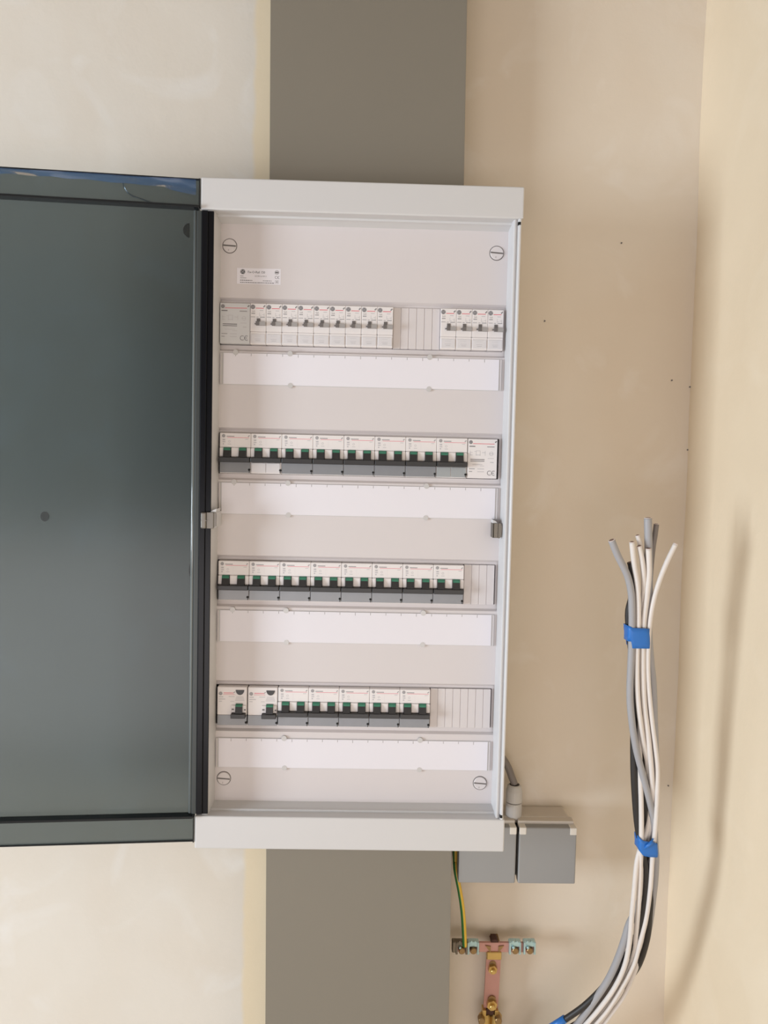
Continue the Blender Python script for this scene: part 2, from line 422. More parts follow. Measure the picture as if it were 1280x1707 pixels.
# rating label
LX, LZ = 17.2, 46.2
lab = E(MB().box(LX, LX + 50.5, 3.85, 4.02, LZ, LZ + 18.0), 'rating_label', 'paper')
b = MB(); y = 3.78
roundel(b, LX + 6.6, LZ + 13.8, 2.9, y, 1, 3)
b.text('Fix-O-Rail 150', LX + 12.2, LZ + 12.4, 2.6, y, 1, .92)
b.text('IEC/EN 61439-3', LX + 20.5, LZ + 8.4, 1.5, y, 0, .95)
for i, (xa, xb) in enumerate(((3.6, 7.4), (3.6, 10.8))): b.rect(LX + xa, LX + xb, LZ + 8.6 - 2.2 * i, LZ + 9.3 - 2.2 * i, y, 2)
def words(b, x, x1, z, h, y, mi, rnd):
    while x < x1:
        w = rnd.uniform(.9, 2.6); b.rect(x, min(x + w, x1), z, z + h, y, mi); x += w + .5
rn = random.Random(3)
words(b, LX + 3.6, LX + 18, LZ + 3.6, .9, y, 0, rn); words(b, LX + 30, LX + 40, LZ + 3.6, .9, y, 2, rn); words(b, LX + 3.6, LX + 43, LZ + 1.2, .8, y, 0, rn)
b.ring(LX + 46, LZ + 13.9, y, 1.9, 2.5, 2); b.rect(LX + 44, LX + 48, LZ + 13.2, LZ + 14.5, y, 2); b.ring(LX + 46, LZ + 13.9, y, .6, 1.2, 2)
ce_mark(b, LX + 43.8, LZ + 6.6, 3.2, y, 1)
for k in range(4): b.rect(*[(LX + 44.2, LX + 48, LZ + 1.4, LZ + 1.7), (LX + 44.2, LX + 48, LZ + 4.6, LZ + 4.9), (LX + 44.2, LX + 44.5, LZ + 1.4, LZ + 4.9), (LX + 47.7, LX + 48, LZ + 1.4, LZ + 4.9)][k], y, 2)
b.rect(LX + 45.2, LX + 47, LZ + 2.4, LZ + 3.8, y, 2)
b.build('lettering', ['print_dark', 'print_black', 'print_mid', 'paper'], lab, EO, flat=True)

# metal catches at mid height
ox, oz = 323, -233.5
b = MB().box(320.8, 327.0, -12, -10, oz - 8.6, oz + 8.6, bev=.4).box(327.0, 328.2, -13, -4, oz - 8.6, oz + 8.6)
b.prism([(328.2, oz - 9.2), (331.0, oz - 6.5), (331.4, oz + 5), (330.0, oz + 8.2), (328.2, oz + 8.2)], -13, -9)
b.box(320.8, 322, -12, 6, oz - 8.4, oz + 8.4)
o = E(b, 'catch', 'metal')
MB().prism([(321, oz + 8.6), (326.5, oz + 8.6), (324, oz + 11), (321, oz + 12.4)], -10, 4).build('catch_cap', 'case', o, EO)
oz = -227
K = 5.6
b = MB().box(-19.5 + K, -13.2 + K, -35, -25, oz - 9.6, oz + 9.2, bev=1.6, seg=3).box(-13.2 + K, -5.2 + K, -33.2, -31.4, oz - 9.4, oz + 9.2, bev=.4)
b.prism([(-5.4 + K, oz - 8), (-2.4 + K, oz - 6.5), (-2.4 + K, oz + 8.2), (-5.4 + K, oz + 9.0)], -32, -30).box(-19.2 + K, -12.4 + K, -35.15, -34.6, oz - .5, oz + .2)
o = E(b, 'catch', 'metal')
MB().prism([(-4, oz + 9.2), (2.4, oz + 9.2), (3, oz + 13), (-1, oz + 11.5)], -30, -6).box(-4, 2.6, -30, 3.9, oz - 8, oz + 9).build('catch_cap', 'case', o, EO)

# smoked door, swung open about 175 degrees
HX, HY = -19.4, -27.0
door = bpy.data.objects.new('door', None); COL.objects.link(door); door.parent = enc
door.location = ((HX - EO[0]) * .001, (HY - EO[1]) * .001, 0); door.rotation_euler = (0, 0, math.radians(4.9))
DO = (0, 0, EO[2])
def DB(b, name, m): return b.build(name, m, door, DO)
DT, DBt = 154.4, -604.4
DB(MB().box(-358, -1, 6, 9, DBt + 1.5, DT - 1.5), 'smoked_sheet', 'glass')
DB(MB().box(-360, 0, 4.5, 9, DT - 1.4, DT), 'rim', 'glass_rim'); DB(MB().box(-360, 0, 4.5, 9, DBt, DBt + 1.4), 'rim', 'glass_rim')
for za, zb in ((122.8, DT - 1.6), (DBt + 1.6, -572.6)): DB(MB().box(-1.4, 0, -1, 9, za, zb), 'hinge_edge', 'glass_rim')
DB(MB().box(-346, -1, -6, 6, 119.6, 122.6, bev=.5), 'rib', 'glass_rim'); DB(MB().box(-346, -1, -6, 6, -572.4, -569.4, bev=.5), 'rib', 'glass_rim')
b = MB(); b.tube([(-5.0, 1.5, -568), (-5.0, 1.5, 118)], 2.1, 12); DB(b, 'edge_bead', 'bead')
DB(MB().box(-3.2, 2.6, -2, 4, -568.6, 117.6, bev=.8, seg=2), 'hinge_web', 'web')
b = MB().box(2.4, 9.4, -4, 2.6, -568.6, 117.6, bev=.8, seg=2); DB(b, 'hinge_flange', 'dark_plastic')
DB(MB().box(9.2, 15.6, -2.5, 0, -568.6, 117.6, bev=.6, seg=2), 'hinge_leaf', 'dark_plastic')
for px, py, rx, rz, a0, a1, cut in ((312, 382, 7, 8, 90, 270, 0), (316, 951, 3.4, 10.5, 90, 270, 0), (80, 860, 4.6, 5.6, 0, 360, 0)):
    p = at(px, py, HY); u = p[0] - HX + (2 if a1 - a0 < 360 else 0)
    k = 20; vs = []
    for yy in (5.0, 5.9):
        vs += [(u + rx * math.cos(math.radians(a0 + (a1 - a0) * i / (k - 1))), yy, p[2] + rz * math.sin(math.radians(a0 + (a1 - a0) * i / (k - 1)))) for i in range(k)]
    b = MB().add(vs, [tuple(range(k)), tuple(range(2 * k - 1, k - 1, -1))] + [(i, k + i, k + (i + 1) % k, (i + 1) % k) for i in range(k)])
    DB(b, 'bump_pad', 'mark')
# wrinkled blue protective film along the top of the door
nu, nv = 60, 6; vs = []
for j in range(nv + 1):
    for i in range(nu + 1):
        u = i / nu; x = -352 + u * 347
        low = DT - 2 - (7.5 + 4 * math.sin(u * 23) * noise.noise(Vector((u * 9, 0, 0))) + (9 * max(0, (u - .9) / .1) ** .7 if u > .9 else 0) + 2 * math.sin(u * 9))
        z = DT - 2 + (low - (DT - 2)) * j / nv
        vs.append((x, 2.6 + 1.6 * noise.noise(Vector((x * .03, z * .16, 2))) - .9 * math.sin(x * .05 + z * .3), z))
b = MB().add(vs, [(j * (nu + 1) + i, j * (nu + 1) + i + 1, (j + 1) * (nu + 1) + i + 1, (j + 1) * (nu + 1) + i) for j in range(nv) for i in range(nu)], 0, True)
fl = b.build('protective_film', 'film', door, DO, flat=True)
fold = [at(px, py, HY - 1) for px, py in ((206, 306), (209, 316), (218, 325), (234, 331), (256, 338), (280, 341), (304, 341), (322, 340))]
b = MB().tube(spline([(p[0] - HX, 4.8, p[2]) for p in fold]), .8, 6); DB(b, 'film_edge', 'film_fold')

# ------------------------------------------------------------------ label strips under every row
strips = [(-33.8, -69.6), (-184.5, -220.9), (-335.5, -372.6), (-489.6, -524.7)]
names = ['top', 'second', 'third', 'bottom']
for r, (zt, zb) in enumerate(strips):
    og = (163, 4, zb)
    t = thing('label_strip', 'long blank white card label strip under the %s row of breakers' % names[r], 'label strip', og, 'blank label strips under the rows')
    MB().box(-1.0, 328.6, 3.0, 4.4, zb - .6, zt + .5, bev=.3).build('holder', 'holder', t, og)
    MB().box(2.4 + (.6 if r == 0 else 0), 324.6, 2.3, 2.95, zb, zt).build('card', 'paper', t, og)
    for xe in (326.4, -.4): MB().box(xe, xe + 1, 1.6, 3, zb, zt).build('end_stop', 'cover', t, og)
    b = MB(); k = 0
    for i in range(17):
        x = 17 + 18.15 * i
        b.rect(x - .22, x + .22, zt - (3.0 if i % 4 else 3.6), zt - .2, 2.22)
    o = b.build('module_ticks', 'tick', t, og, flat=True); o['kind'] = 'stuff'
    for x in ((17, 80, 243) if r < 3 else (80, 243)):
        MB().cyl(x, zt + .8, 2.0, 3.4, 3.2, 0, 16).build('clip_nub', 'holder', t, og)
    for x in (81, 243):
        MB().cyl(x, zb - .2, 2.0, 3.4, 3.0, 0, 16).build('clip_nub', 'holder', t, og)

# ------------------------------------------------------------------ breakers
YP = -.08
def dev_box(b, x0, x1, y0, z0, z1, mi=0, bev=.5): return b.box(x0, x1, y0, 40, z0, z1, mi, bev)

def make_single(label, org):                    # one-module breaker with a side lever, origin = its middle on the rail
    t = thing('circuit_breaker', label, 'circuit breaker', org, 'one-module breakers in the top row')
    w = 18.4; x0 = -w / 2; og = (0, 62, 0)
    b = MB(); dev_box(b, x0 + .12, x0 + w - .12, 0, -8.8, 23.4); dev_box(b, x0 + .12, x0 + w - .12, .5, -23.4, -8.9)
    b.build('body', 'device', t, og)
    MB().box(x0 + 1.2, x0 + w - 1, -.2, .6, -21.6, -11.6, bev=.3).build('label_window', 'window_white', t, og)
    MB().box(x0 + 7.6, x0 + 11.6, -.5, 2, 1.8, 6.2).build('lever_slot', 'slot', t, og)
    lv = MB().prism([(x0 + 7.2, -2.2), (x0 + w - .5, -2.2), (x0 + w - .5, 1.8), (x0 + 7.2, 2.4)], -4.2, 1).build('lever', 'lever', t, og)
    MB().box(x0 + 5.4, x0 + 7.2, -2.2, .2, -.6, .4).box(x0 + 7.0, x0 + 11.0, -4.5, -4.1, -2.4, 2.2).build('lever_nose', 'slot', lv, og)
    b = MB(); roundel(b, x0 + 3.0, 19.3, 2.65, YP, 0, 1); b.build('logo', ['print_mid' if 0 else 'print_dark', 'print_faint'], t, og, flat=True)
    MB().rect(x0 + 6.3, x0 + 15.6, 17.5, 18.2, YP).build('red_stripe', 'red', t, og, flat=True)
    b = MB()
    b.text('16A', x0 + 1.4, 13.4, 2.1, YP, 1, .85); b.rect(x0 + 1.4, x0 + 5.6, 11.4, 12.4, YP, 1)
    b.rect(x0 + 10.8, x0 + 15, 15.0, 15.7, YP, 2)
    for p in ((10.6, 13.0), (15.8, 12.2)): b.rect(x0 + p[0], x0 + p[0] + .35, p[1] - 4, p[1], YP, 2)
    b.rect(x0 + 10.6, x0 + 13, 9.4, 9.8, YP, 2); b.rect(x0 + 13.8, x0 + 16, 10.4, 10.8, YP, 2)
    b.rect(x0 + .8, x0 + 5.8, 7.6, 8.2, YP, 1); b.rect(x0 + 7.2, x0 + 9.6, 7.4, 8.0, YP, 1); b.rect(x0 + 11.2, x0 + 16.8, 7.3, 8.1, YP, 1)
    for q, (dx, dz) in enumerate(((0, 0), (1.0, 1.0))): b.rect(x0 + 15.0 + dx, x0 + 16.2 + dx, 19.0 + dz, 20.4 + dz, YP, 0)
    b.rect(x0 + 5.5, x0 + 12.5, -17.6, -17.2, -.3, 2); b.rect(x0 + 6.5, x0 + 12, -19.6, -19.0, -.3, 2); b.rect(x0 + 5.5, x0 + 12.5, -14.0, -13.8, -.3, 2)
    b.build('lettering', ['print_dark', 'print_mid', 'print_faint'], t, og, flat=True)
    return t

def make_double(label, org, group, win='window_grey'):      # two-module breaker, twin toggles joined by a bar
    t = thing('circuit_breaker', label, 'circuit breaker', org, group)
    w = 36.24; x0 = -w / 2; og = (0, 62, 0)
    b = MB()
    dev_box(b, x0 + .12, x0 + w - .12, 0, 6.6, 23.4)
    dev_box(b, x0 + .12, x0 + w - .12, 5, -9.6, 6.7, 0, .2)
    dev_box(b, x0 + .12, x0 + w - .12, 1.2, -23.4, -9.5)
    for xa, xb in ((.15, 4.9), (13.6, 22.9), (31.4, w - .15)): b.box(x0 + xa, x0 + xb, -1.6, 8, -4.6, 6.5, 0, .9, 2)
    b.build('body', 'device', t, og)
    b = MB()
    if win == 'window_white':
        b.box(x0 + 1.2, x0 + 17.6, 0, 1.5, -22.0, -10.8, 0, .3).box(x0 + 18.2, x0 + w - 1.8, 0, 1.5, -22.0, -10.8, 0, .3)
    elif win == 'window_light':
        b.box(x0 + .8, x0 + 17.2, 0, 1.5, -22.4, -10.8, 0, .3).box(x0 + 18, x0 + w - 1, 0, 1.5, -22.4, -10.8, 0, .3)
    else: b.box(x0 + .3, x0 + w - .3, -.2, 1.5, -22.6, -10.4, 0, .3)
    b.build('label_window', win, t, og)
    for c in (9.2, 27.2):
        xa, xb = x0 + c - 4.2, x0 + c + 4.2
        tg = MB().prism([(5.0, 6.6), (-1.0, 6.6), (-3.0, 5.0), (-6.2, -4.2), (-5.0, -6), (5.0, -6)], xa, xb, 'x').build('toggle', 'toggle', t, og)
        MB().prism([(-1.08, 6.64), (-3.10, 5.0), (-3.72, 3.2), (-3.0, 3.2), (-.6, 6.64)], xa + .1, xb - .1, 'x').build('indicator', 'green', tg, og)
    MB().box(x0 + .3, x0 + w - .3, -6.6, 3, -10.4, -4.7, 0, .8, 2).build('tie_bar', 'toggle', t, og)
    MB().cyl(x0 + w - 1.5, -19.0, -.5, 2, 1.35, 0, 12).box(x0 + w - 1.8, x0 + w - 1.2, -.45, 1, -22.6, -20).build('screw', 'black', t, og)
    b = MB(); roundel(b, x0 + 4.6, 20.0, 2.0, YP, 0, 1); b.build('logo', ['print_mid', 'print_faint'], t, og, flat=True)
    MB().rect(x0 + 8.8, x0 + 34.2, 17.9, 18.5, YP).build('red_stripe', 'red_faint', t, og, flat=True)
    b = MB()
    b.rect(x0 + 8.0, x0 + 17.0, 19.1, 20.0, YP, 0)
    b.rect(x0 + 29.6, x0 + 33.2, 16.2, 16.8, YP, 1)
    for dx, dz in ((0, 0), (.9, .8)): b.rect(x0 + 32.8 + dx, x0 + 33.9 + dx, 19.2 + dz, 20.3 + dz, YP, 0)
    b.rect(x0 + 3.4, x0 + 6.4, 14.6, 16.4, YP, 1); b.rect(x0 + 3.4, x0 + 6.6, 12.4, 13.6, YP, 1); b.rect(x0 + 3.6, x0 + 5.2, 9.8, 11.4, YP, 1)
    b.ring(x0 + 11.2, 13.6, YP, .9, 1.3, 1, 10); b.rect(x0 + 9.4, x0 + 13.2, 10.2, 10.8, YP, 1)
    b.rect(x0 + 17.6, x0 + 17.8, 8.6, 16.5, YP, 2)
    b.build('lettering', ['print_mid', 'print_faint', 'window_white'], t, og, flat=True)
    return t

def make_main(label, org):                      # two-module device with a printed circuit diagram and no lever
    t = thing('main_terminal_module', label, 'switch module', org, 'modules with printed diagrams')
    w = 35.2; x0 = -w / 2; og = (0, 62, 0)
    b = MB(); dev_box(b, x0 + .3, x0 + w - .15, .4, -23.2, 23.2, 0, .5); b.build('body', 'device_grey', t, og)
    y = .3
    b = MB(); roundel(b, x0 + 3.6, 19.2, 2.2, y, 0, 1); b.build('logo', ['print_dark', 'print_faint'], t, og, flat=True)
    MB().rect(x0 + 6.2, x0 + 31.5, 17.2, 17.8, y).build('red_stripe', 'red', t, og, flat=True)
    b = MB()
    b.rect(x0 + 2, x0 + 9, 13.8, 14.9, y, 0); b.rect(x0 + 23, x0 + 31.6, 13.6, 14.6, y, 2)
    b.rect(x0 + 3.6, x0 + 20.2, -1.4, -.5, y, 0); b.rect(x0 + 3.6, x0 + 20.2, -3.3, -2.5, y, 0)
    for xa, xb, z in ((3, 6, 7), (8, 10, 8.2), (10, 15, 9), (10, 15, 4), (17, 21, 7), (3, 6, 4), (6, 18, -7.2), (15, 20, -8.8)): b.rect(x0 + xa, x0 + xb, z, z + .5, y, 1)
    for xa in (3, 10, 14.6, 20.6): b.rect(x0 + xa, x0 + xa + .4, 3.6, 9.2, y, 1)
    b.ring(x0 + 28, 6, y, 1.9, 2.4, 1); b.rect(x0 + 26, x0 + 30, 5.7, 6.3, y, 1); b.rect(x0 + 24, x0 + 31, .2, .8, y, 1); b.rect(x0 + 27, x0 + 31, -4.6, -3.6, y, 1)
    for z in (-12.4, -15.6): b.rect(x0 + 2.2, x0 + 9 + (z < -13) * -3, z, z + .8, y, 2); b.rect(x0 + 12, x0 + 20, z, z + .7, y, 1)
    ce_mark(b, x0 + 23.6, -19.4, 5.6, y, 0)
    for dx, dz in ((0, 0), (.9, .8)): b.rect(x0 + 32.0 + dx, x0 + 33.3 + dx, 19.0 + dz, 20.3 + dz, y, 0)
    b.build('lettering', ['print_dark', 'print_faint', 'print_mid'], t, og, flat=True)
    return t

def make_residual(label, org):                  # two-module switch with a dark half-round button
    t = thing('residual_current_breaker', label, 'circuit breaker', org, 'breakers with half-round dark buttons')
    w = 36.24; x0 = -w / 2; og = (0, 62, 0)
    b = MB(); dev_box(b, x0 + .5, x0 + w - .7, 0, -10.6, 23.2, 0, .7); b.build('body', 'device', t, og)
    MB().box(x0 + .5, x0 + w - .7, .6, 40, -23.2, -10.7, 0, .4).build('lower_cover', 'window_grey', t, og)
    b = MB().box(x0 + 17.2, x0 + 35.0, -1.4, 3, -7.6, 1.6, 0, .7, 2); b.build('toggle_surround', 'device', t, og)
    tg = MB().prism([(3, 3.2), (-1.6, 3.2), (-3.6, 2.0), (-5.6, -7), (-5, -8), (3, -8)], x0 + 22.6, x0 + 30.8, 'x').build('toggle', 'toggle', t, og)
    MB().prism([(-1.7, 3.3), (-3.7, 2.0), (-4.1, .6), (-3.2, .6), (-1, 3.3)], x0 + 22.7, x0 + 30.7, 'x').build('indicator', 'green', tg, og)
    MB().box(x0 + 17.4, x0 + 34.6, -6.2, 1, -13.2, -7.8, 0, .6, 2).build('toggle_foot', 'toggle', t, og)
    MB().box(x0 + 17.9, x0 + 20.6, -1.7, -1.2, -4.2, -2.6).box(x0 + 32.6, x0 + 34.6, -1.7, -1.2, -4.6, -3).build('toggle_marks', 'print_dark', t, og)
    k = 18; poly = [(x0 + 27.4 + 5.0 * math.cos(math.pi + math.pi * i / k), 19.6 + 5.8 * math.sin(math.pi + math.pi * i / k)) for i in range(k + 1)]
    MB().prism(poly, -.7, 1).build('test_button', 'toggle', t, og)
    MB().cyl(x0 + w - 1.5, -19.6, -.2, 2, 1.35, 0, 12).build('screw', 'black', t, og)
    b = MB(); roundel(b, x0 + 4.4, 15.2, 2.2, YP, 0, 1); b.build('logo', ['print_mid', 'print_faint'], t, og, flat=True)
    MB().rect(x0 + 7.6, x0 + 21, 13.8, 14.3, YP).rect(x0 + 8, x0 + 19.6, 15.4, 16.4, YP).build('red_stripe', 'red_faint', t, og, flat=True)
    b = MB()
    b.rect(x0 + 2.4, x0 + 7.6, 10.6, 11.6, YP, 1); b.rect(x0 + 2.4, x0 + 10, 8.0, 8.9, YP, 1); b.rect(x0 + 2.4, x0 + 6.2, 5.4, 6.2, YP, 1)
    b.rect(x0 + 14, x0 + 21, 11.2, 11.9, YP, 1); b.rect(x0 + 16, x0 + 20.6, 5.6, 6.2, YP, 1)
    for i in range(4): b.rect(x0 + 23 - .5 * i, x0 + 31.6 + .4 * i, 11.2 - 1.5 * i, 11.8 - 1.5 * i, YP, 1)
    for dx, dz in ((0, 0), (.9, .8)): b.rect(x0 + 19.6 + dx, x0 + 20.6 + dx, 15.8 + dz, 16.8 + dz, YP, 0)
    b.build('lettering', ['print_mid', 'print_faint'], t, og, flat=True)
    return t

ORD = ['first', 'second', 'third', 'fourth', 'fifth', 'sixth', 'seventh', 'eighth', 'ninth']
M1, M2 = 18.4, 18.12
mids = lambda a, n, m: a + m * n
proto = None
for k in range(13):
    mod = 2 + k if k < 9 else 14 + (k - 9)
    x = -3.13 + M1 * (mod + .5)
    if k < 9: lb = 'narrow white breaker with grey lever in the top row, %s of the left nine' % ORD[k]
    else: lb = 'narrow white breaker with grey lever, %s of the four at the top right' % ORD[k - 9]
    if proto is None: proto = o = make_single(lb, (x, 62, 0))
    else:
        o = copy_tree(proto); o.location = W(x, 62, 0); o['label'] = lb
make_main('pale grey two-module device with printed circuit diagram at the left end of the top row', (-3.13 + 2 * M1 - 17.7, 62, 0))
o = make_main('white two-module device with printed circuit diagram at the right end of the second row', (16 * M2 + 17.9, 62, -150))
for ch in o.children:
    if ch.name.startswith('body'): ch.data.materials[0] = M['device']

p = {}
for r, (n, first) in ((1, (8, 0)), (2, (8, 0)), (3, (5, 4))):
    for k in range(n):
        win = 'window_grey'
        if r == 1 and k == 1: win = 'window_white'
        if r == 1 and k == 7: win = 'window_light'
        x = M2 * (first + 2 * k + 1)
        lb = 'twin-toggle breaker in the %s row, ' % names[r]
        if r == 1 and k == 1: lb += 'second from the left, with white label windows'
        elif r == 1 and k == 7: lb += 'last before the diagram module, with pale label windows'
        elif r == 3: lb += '%s to the right of those with half-round buttons' % ORD[k]
        else: lb += '%s from the left, smoky label cover' % ORD[k]
        grp = 'twin toggle breakers in the %s row' % names[r]
        if win not in p: p[win] = o = make_double(lb, (x, 62, zc[r]), grp, win)
        else:
            o = copy_tree(p[win]); o.location = W(x, 62, zc[r]); o['label'] = lb; o['group'] = grp
o = make_residual('two-module breaker with dark half-round button at the left end of the bottom row', (M2, 62, zc[3]))
o2 = copy_tree(o); o2.location = W(3 * M2, 62, zc[3]); o2['label'] = 'two-module breaker with dark half-round button, second from the left in the bottom row'

# blanking plates, snapped off in half-module strips
for r, x0, x1, n, lb in ((0, -3.13 + 11 * M1, -3.13 + 14 * M1, 6, 'pale grey blanking plate in the gap of the top row of breakers'),
                         (2, 16 * M2 + .6, 18 * M2 + 1.2, 4, 'short pale grey blanking plate at the right end of the third row'),
                         (3, 14 * M2 + .4, 18 * M2 + 1.2, 8, 'long pale grey blanking plate filling the right end of the bottom row')):
    og = ((x0 + x1) / 2, 8, zc[r] - 24)
    t = thing('blanking_plate', lb, 'blanking plate', og, 'blanking plates beside the breakers')
    w = (x1 - x0) / n
    MB().box(x0 + .6, x1 - .6, 6.2, 12, zc[r] - 23.2, zc[r] + 23.2).build('back_web', 'cover', t, og)
    s0 = None
    for i in range(n):
        if s0 is None:
            s0 = MB().box(-w / 2 + .32, w / 2 - .32, -2.6, -1.5, -23.8, 23.8, bev=.25).build('strip', 'cover', t, (0, 0, 0)); o = s0
        else:
            o = s0.copy(); COL.objects.link(o)
        o.location = ((x0 + w * (i + .5) - og[0]) * .001, 0, (zc[r] - og[2]) * .001)

# ------------------------------------------------------------------ twin socket outlet below right of the panel
YS = 65.0
pL, pR = at(765, 1425, YS), at(958.5, 1474, YS)
sx0, sx1, sz0, sz1 = pL[0], pR[0], pR[2], at(910, 1374, YS)[2]
og = ((sx0 + sx1) / 2, YW, sz0)
so = thing('socket_outlet', 'grey twin wall socket box with closed flaps and cable gland under the panel', 'socket', og)
xm0, xm1 = at(860, 1425, YS)[0], at(864.5, 1425, YS)[0]
MB().box(sx0 + 1, sx1 - 4, 86, YW + 1, sz0 + 3, sz1, bev=3, seg=3).build('box', 'socket_body', so, og)
for xa, xb in ((sx0 + .6, xm0 - .2), (xm1 + .2, sx1 - 1)): MB().box(xa, xb, 76, 90, sz0 + 1.5, sz1 - .8, bev=1.2, seg=2).build('module_frame', 'socket_body', so, og)
MB().box(xm0 - 1, xm1 + 1, 80, 87, sz0 + 4, sz1 - 8).build('seam_shade', 'black', so, og)  # black block put in for the shadow in the groove between flaps
for xa, xb in ((sx0, xm0), (xm1, sx1)):
    l = MB().box(xa, xb, YS, 78, sz0, sz1 - 5.0, bev=1.8, seg=3).build('flap', 'socket_lid', so, og)
    for xc in (xa, xb - 9.2):
        MB().box(xc, xc + 9.2, YS - .7, 78, sz1 - 14.2, sz1 - 4.6, bev=1.2, seg=2).build('hinge_tab', 'socket_tab', l, og)
g = at(856.5, 1340, 92); gx, gy = g[0], 92
b = MB().lathe_z(gx, gy, [(10.6, sz1 - 2), (10.6, sz1 + 17), (9.8, sz1 + 17.6)], 0, 24)
gl = b.build('cable_gland', 'gland', so, og)
b = MB().lathe_z(gx, gy, [(10.9, sz1 + 18.8), (11.0, sz1 + 20), (10.8, sz1 + 33), (9.0, sz1 + 39.6), (7.4, sz1 + 41.0)], 0, 24); b.build('gland_nut', 'gland', gl, og)
MB().lathe_z(gx, gy, [(9.6, sz1 + 17.2), (9.6, sz1 + 19.2)], 0, 24).lathe_z(gx, gy, [(6.6, sz1 + 40), (6.4, sz1 + 41.3)], 0, 20).build('gland_seal', 'rubber', gl, og)
cp = [(300, 108, sz1 + 130), (334, 104, sz1 + 104), (gx - 14, 96, sz1 + 72), (gx - 3.6, 93, sz1 + 50), (gx, 92, sz1 + 41.2)]
tag(MB().tube(spline(cp), 4.7, 12).build('power_cable', 'cable_darkgrey'), 'dark grey cable emerging from behind the panel into the socket gland', 'cable')

# ------------------------------------------------------------------ copper earth bar and its wire
YB = 92.0
def bx(px0, px1, py0, py1, y=YB): a, c = at(px0, py0, y), at(px1, py1, y); return min(a[0], c[0]), max(a[0], c[0]), min(a[2], c[2]), max(a[2], c[2])
x0, x1, z0, z1 = bx(754, 892.5, 1571, 1588)
og = (at(822, 1600, YW)[0], YW, at(822, 1707, YW)[2])
eb = thing('earth_bar', 'T-shaped copper earthing bar with brass bolts on the wall below the socket', 'earthing bar', og)
A = lambda b, n, m, p=None: b.build(n, m, p or eb, og)
A(MB().box(x0, x1, YB, YB + 4, z0, z1, bev=.5), 'cross_bar', 'copper')
v0, v1, vz0, vz1 = bx(811, 832.5, 1598, 1684)
b = MB(); lean = -1.6
b.add([(v0, YB + 1, vz1), (v1, YB + 1, vz1), (v1 + lean, YB + 3, vz0), (v0 + lean, YB + 3, vz0), (v0, YB + 5, vz1), (v1, YB + 5, vz1), (v1 + lean, YB + 7, vz0), (v0 + lean, YB + 7, vz0)],
      [(0, 1, 2, 3), (4, 5, 6, 7), (0, 1, 5, 4), (1, 2, 6, 5), (2, 3, 7, 6), (3, 0, 4, 7)])
A(b, 'strap', 'copper')
A(MB().box(v0, v1, YB - 2.5, YB + 8, vz1 - .5, z0 + 1.2, bev=.8), 'collar', 'brass')
for px in (813, 835):
    c = at(px, 1581, YB); s = 1 if px > 820 else -1
    A(MB().prism([(c[0] - 3.6, c[2] + 3.6 if s > 0 else c[2] + 4.6), (c[0] + 3.6, c[2] + 4.6 if s > 0 else c[2] + 3.6), (c[0] + (3.6 if s < 0 else -3.2), c[2] - 4.8), (c[0] + (3.2 if s < 0 else -3.6), c[2] - 4.8)], YB - 1.6, YB + 1), 'bent_tab', 'brass_dull')
c = at(824, 1568, YB + 4); A(MB().prism([(c[0] + 5.2 * math.cos(math.pi / 3 * i), c[2] + 3.6 * math.sin(math.pi / 3 * i)) for i in range(6)], YB + 1, YB + 14), 'rear_nut', 'dark_brown')
for px, py, r in ((821.3, 1616.5, 5.2), (820, 1676, 6.0)):
    c = at(px, py, YB - 3); hexa = [(c[0] + 1.18 * r * math.cos(math.pi / 3 * i + .3), c[2] + 1.18 * r * math.sin(math.pi / 3 * i + .3)) for i in range(6)]
    n = A(MB().prism(hexa, YB - 4.5, YB + 2.5), 'nut', 'brass')
    MB().cyl(c[0], c[2], YB - 9, YB - 4, r * .62, 0, 16, bev=.6).build('bolt_end', 'brass', n, og)
    MB().cyl(c[0] + .3, c[2] + 5.2, YB + .2, YB + 2.6, r * .9, 0, 16).build('washer', 'brass_dull', n, og)
A(MB().box(*[at(810.5, 1688, YB)[0], at(823, 1688, YB)[0]], YB + 1, YB + 7, at(815, 1693, YB)[2], at(815, 1683, YB)[2]), 'strap_hole', 'dark_brown')  # dark brown block painted as the dark hole below the strap
for pa, pb in ((799, 818), (818, 836)):
    q = bx(pa, pb, 1692, 1730)
    b = MB().lathe_z((q[0] + q[1]) / 2, YB + 4, [((q[1] - q[0]) / 2 - 2.5, q[3]), ((q[1] - q[0]) / 2, q[3] - 3), ((q[1] - q[0]) / 2, q[2])], 0, 18)
    A(b, 'pipe_clamp', 'brass')
q = bx(808, 826, 1683, 1700); A(MB().box(q[0] - 3, q[0] + 1.5, YB - 2, YB + 10, q[2], q[3]).box(q[1] - 1.5, q[1] + 3, YB - 2, YB + 10, q[2], q[3]), 'clamp_lug', 'brass')
for px in (803, 831):
    c = at(px, 1700, YB - 8); A(MB().cyl(c[0], c[2] - 2, YB - 9, YB, 4.6, 0, 16, bev=.8), 'clamp_screw', 'brass_dull')
for px in (814, 830): 
    c = at(px, 1640, YB)
A(MB().lathe_z(og[0] - 2, YB + 6, [(7.5, at(822, 1722, YB + 6)[2]), (7.5, -1699)], 0, 16), 'earth_rod', 'copper')
A(MB().box(og[0] - 5, og[0] + 5, YB + 5, YW + 1, z0 - 2, z0 + 8), 'wall_stud', 'brass_dull')
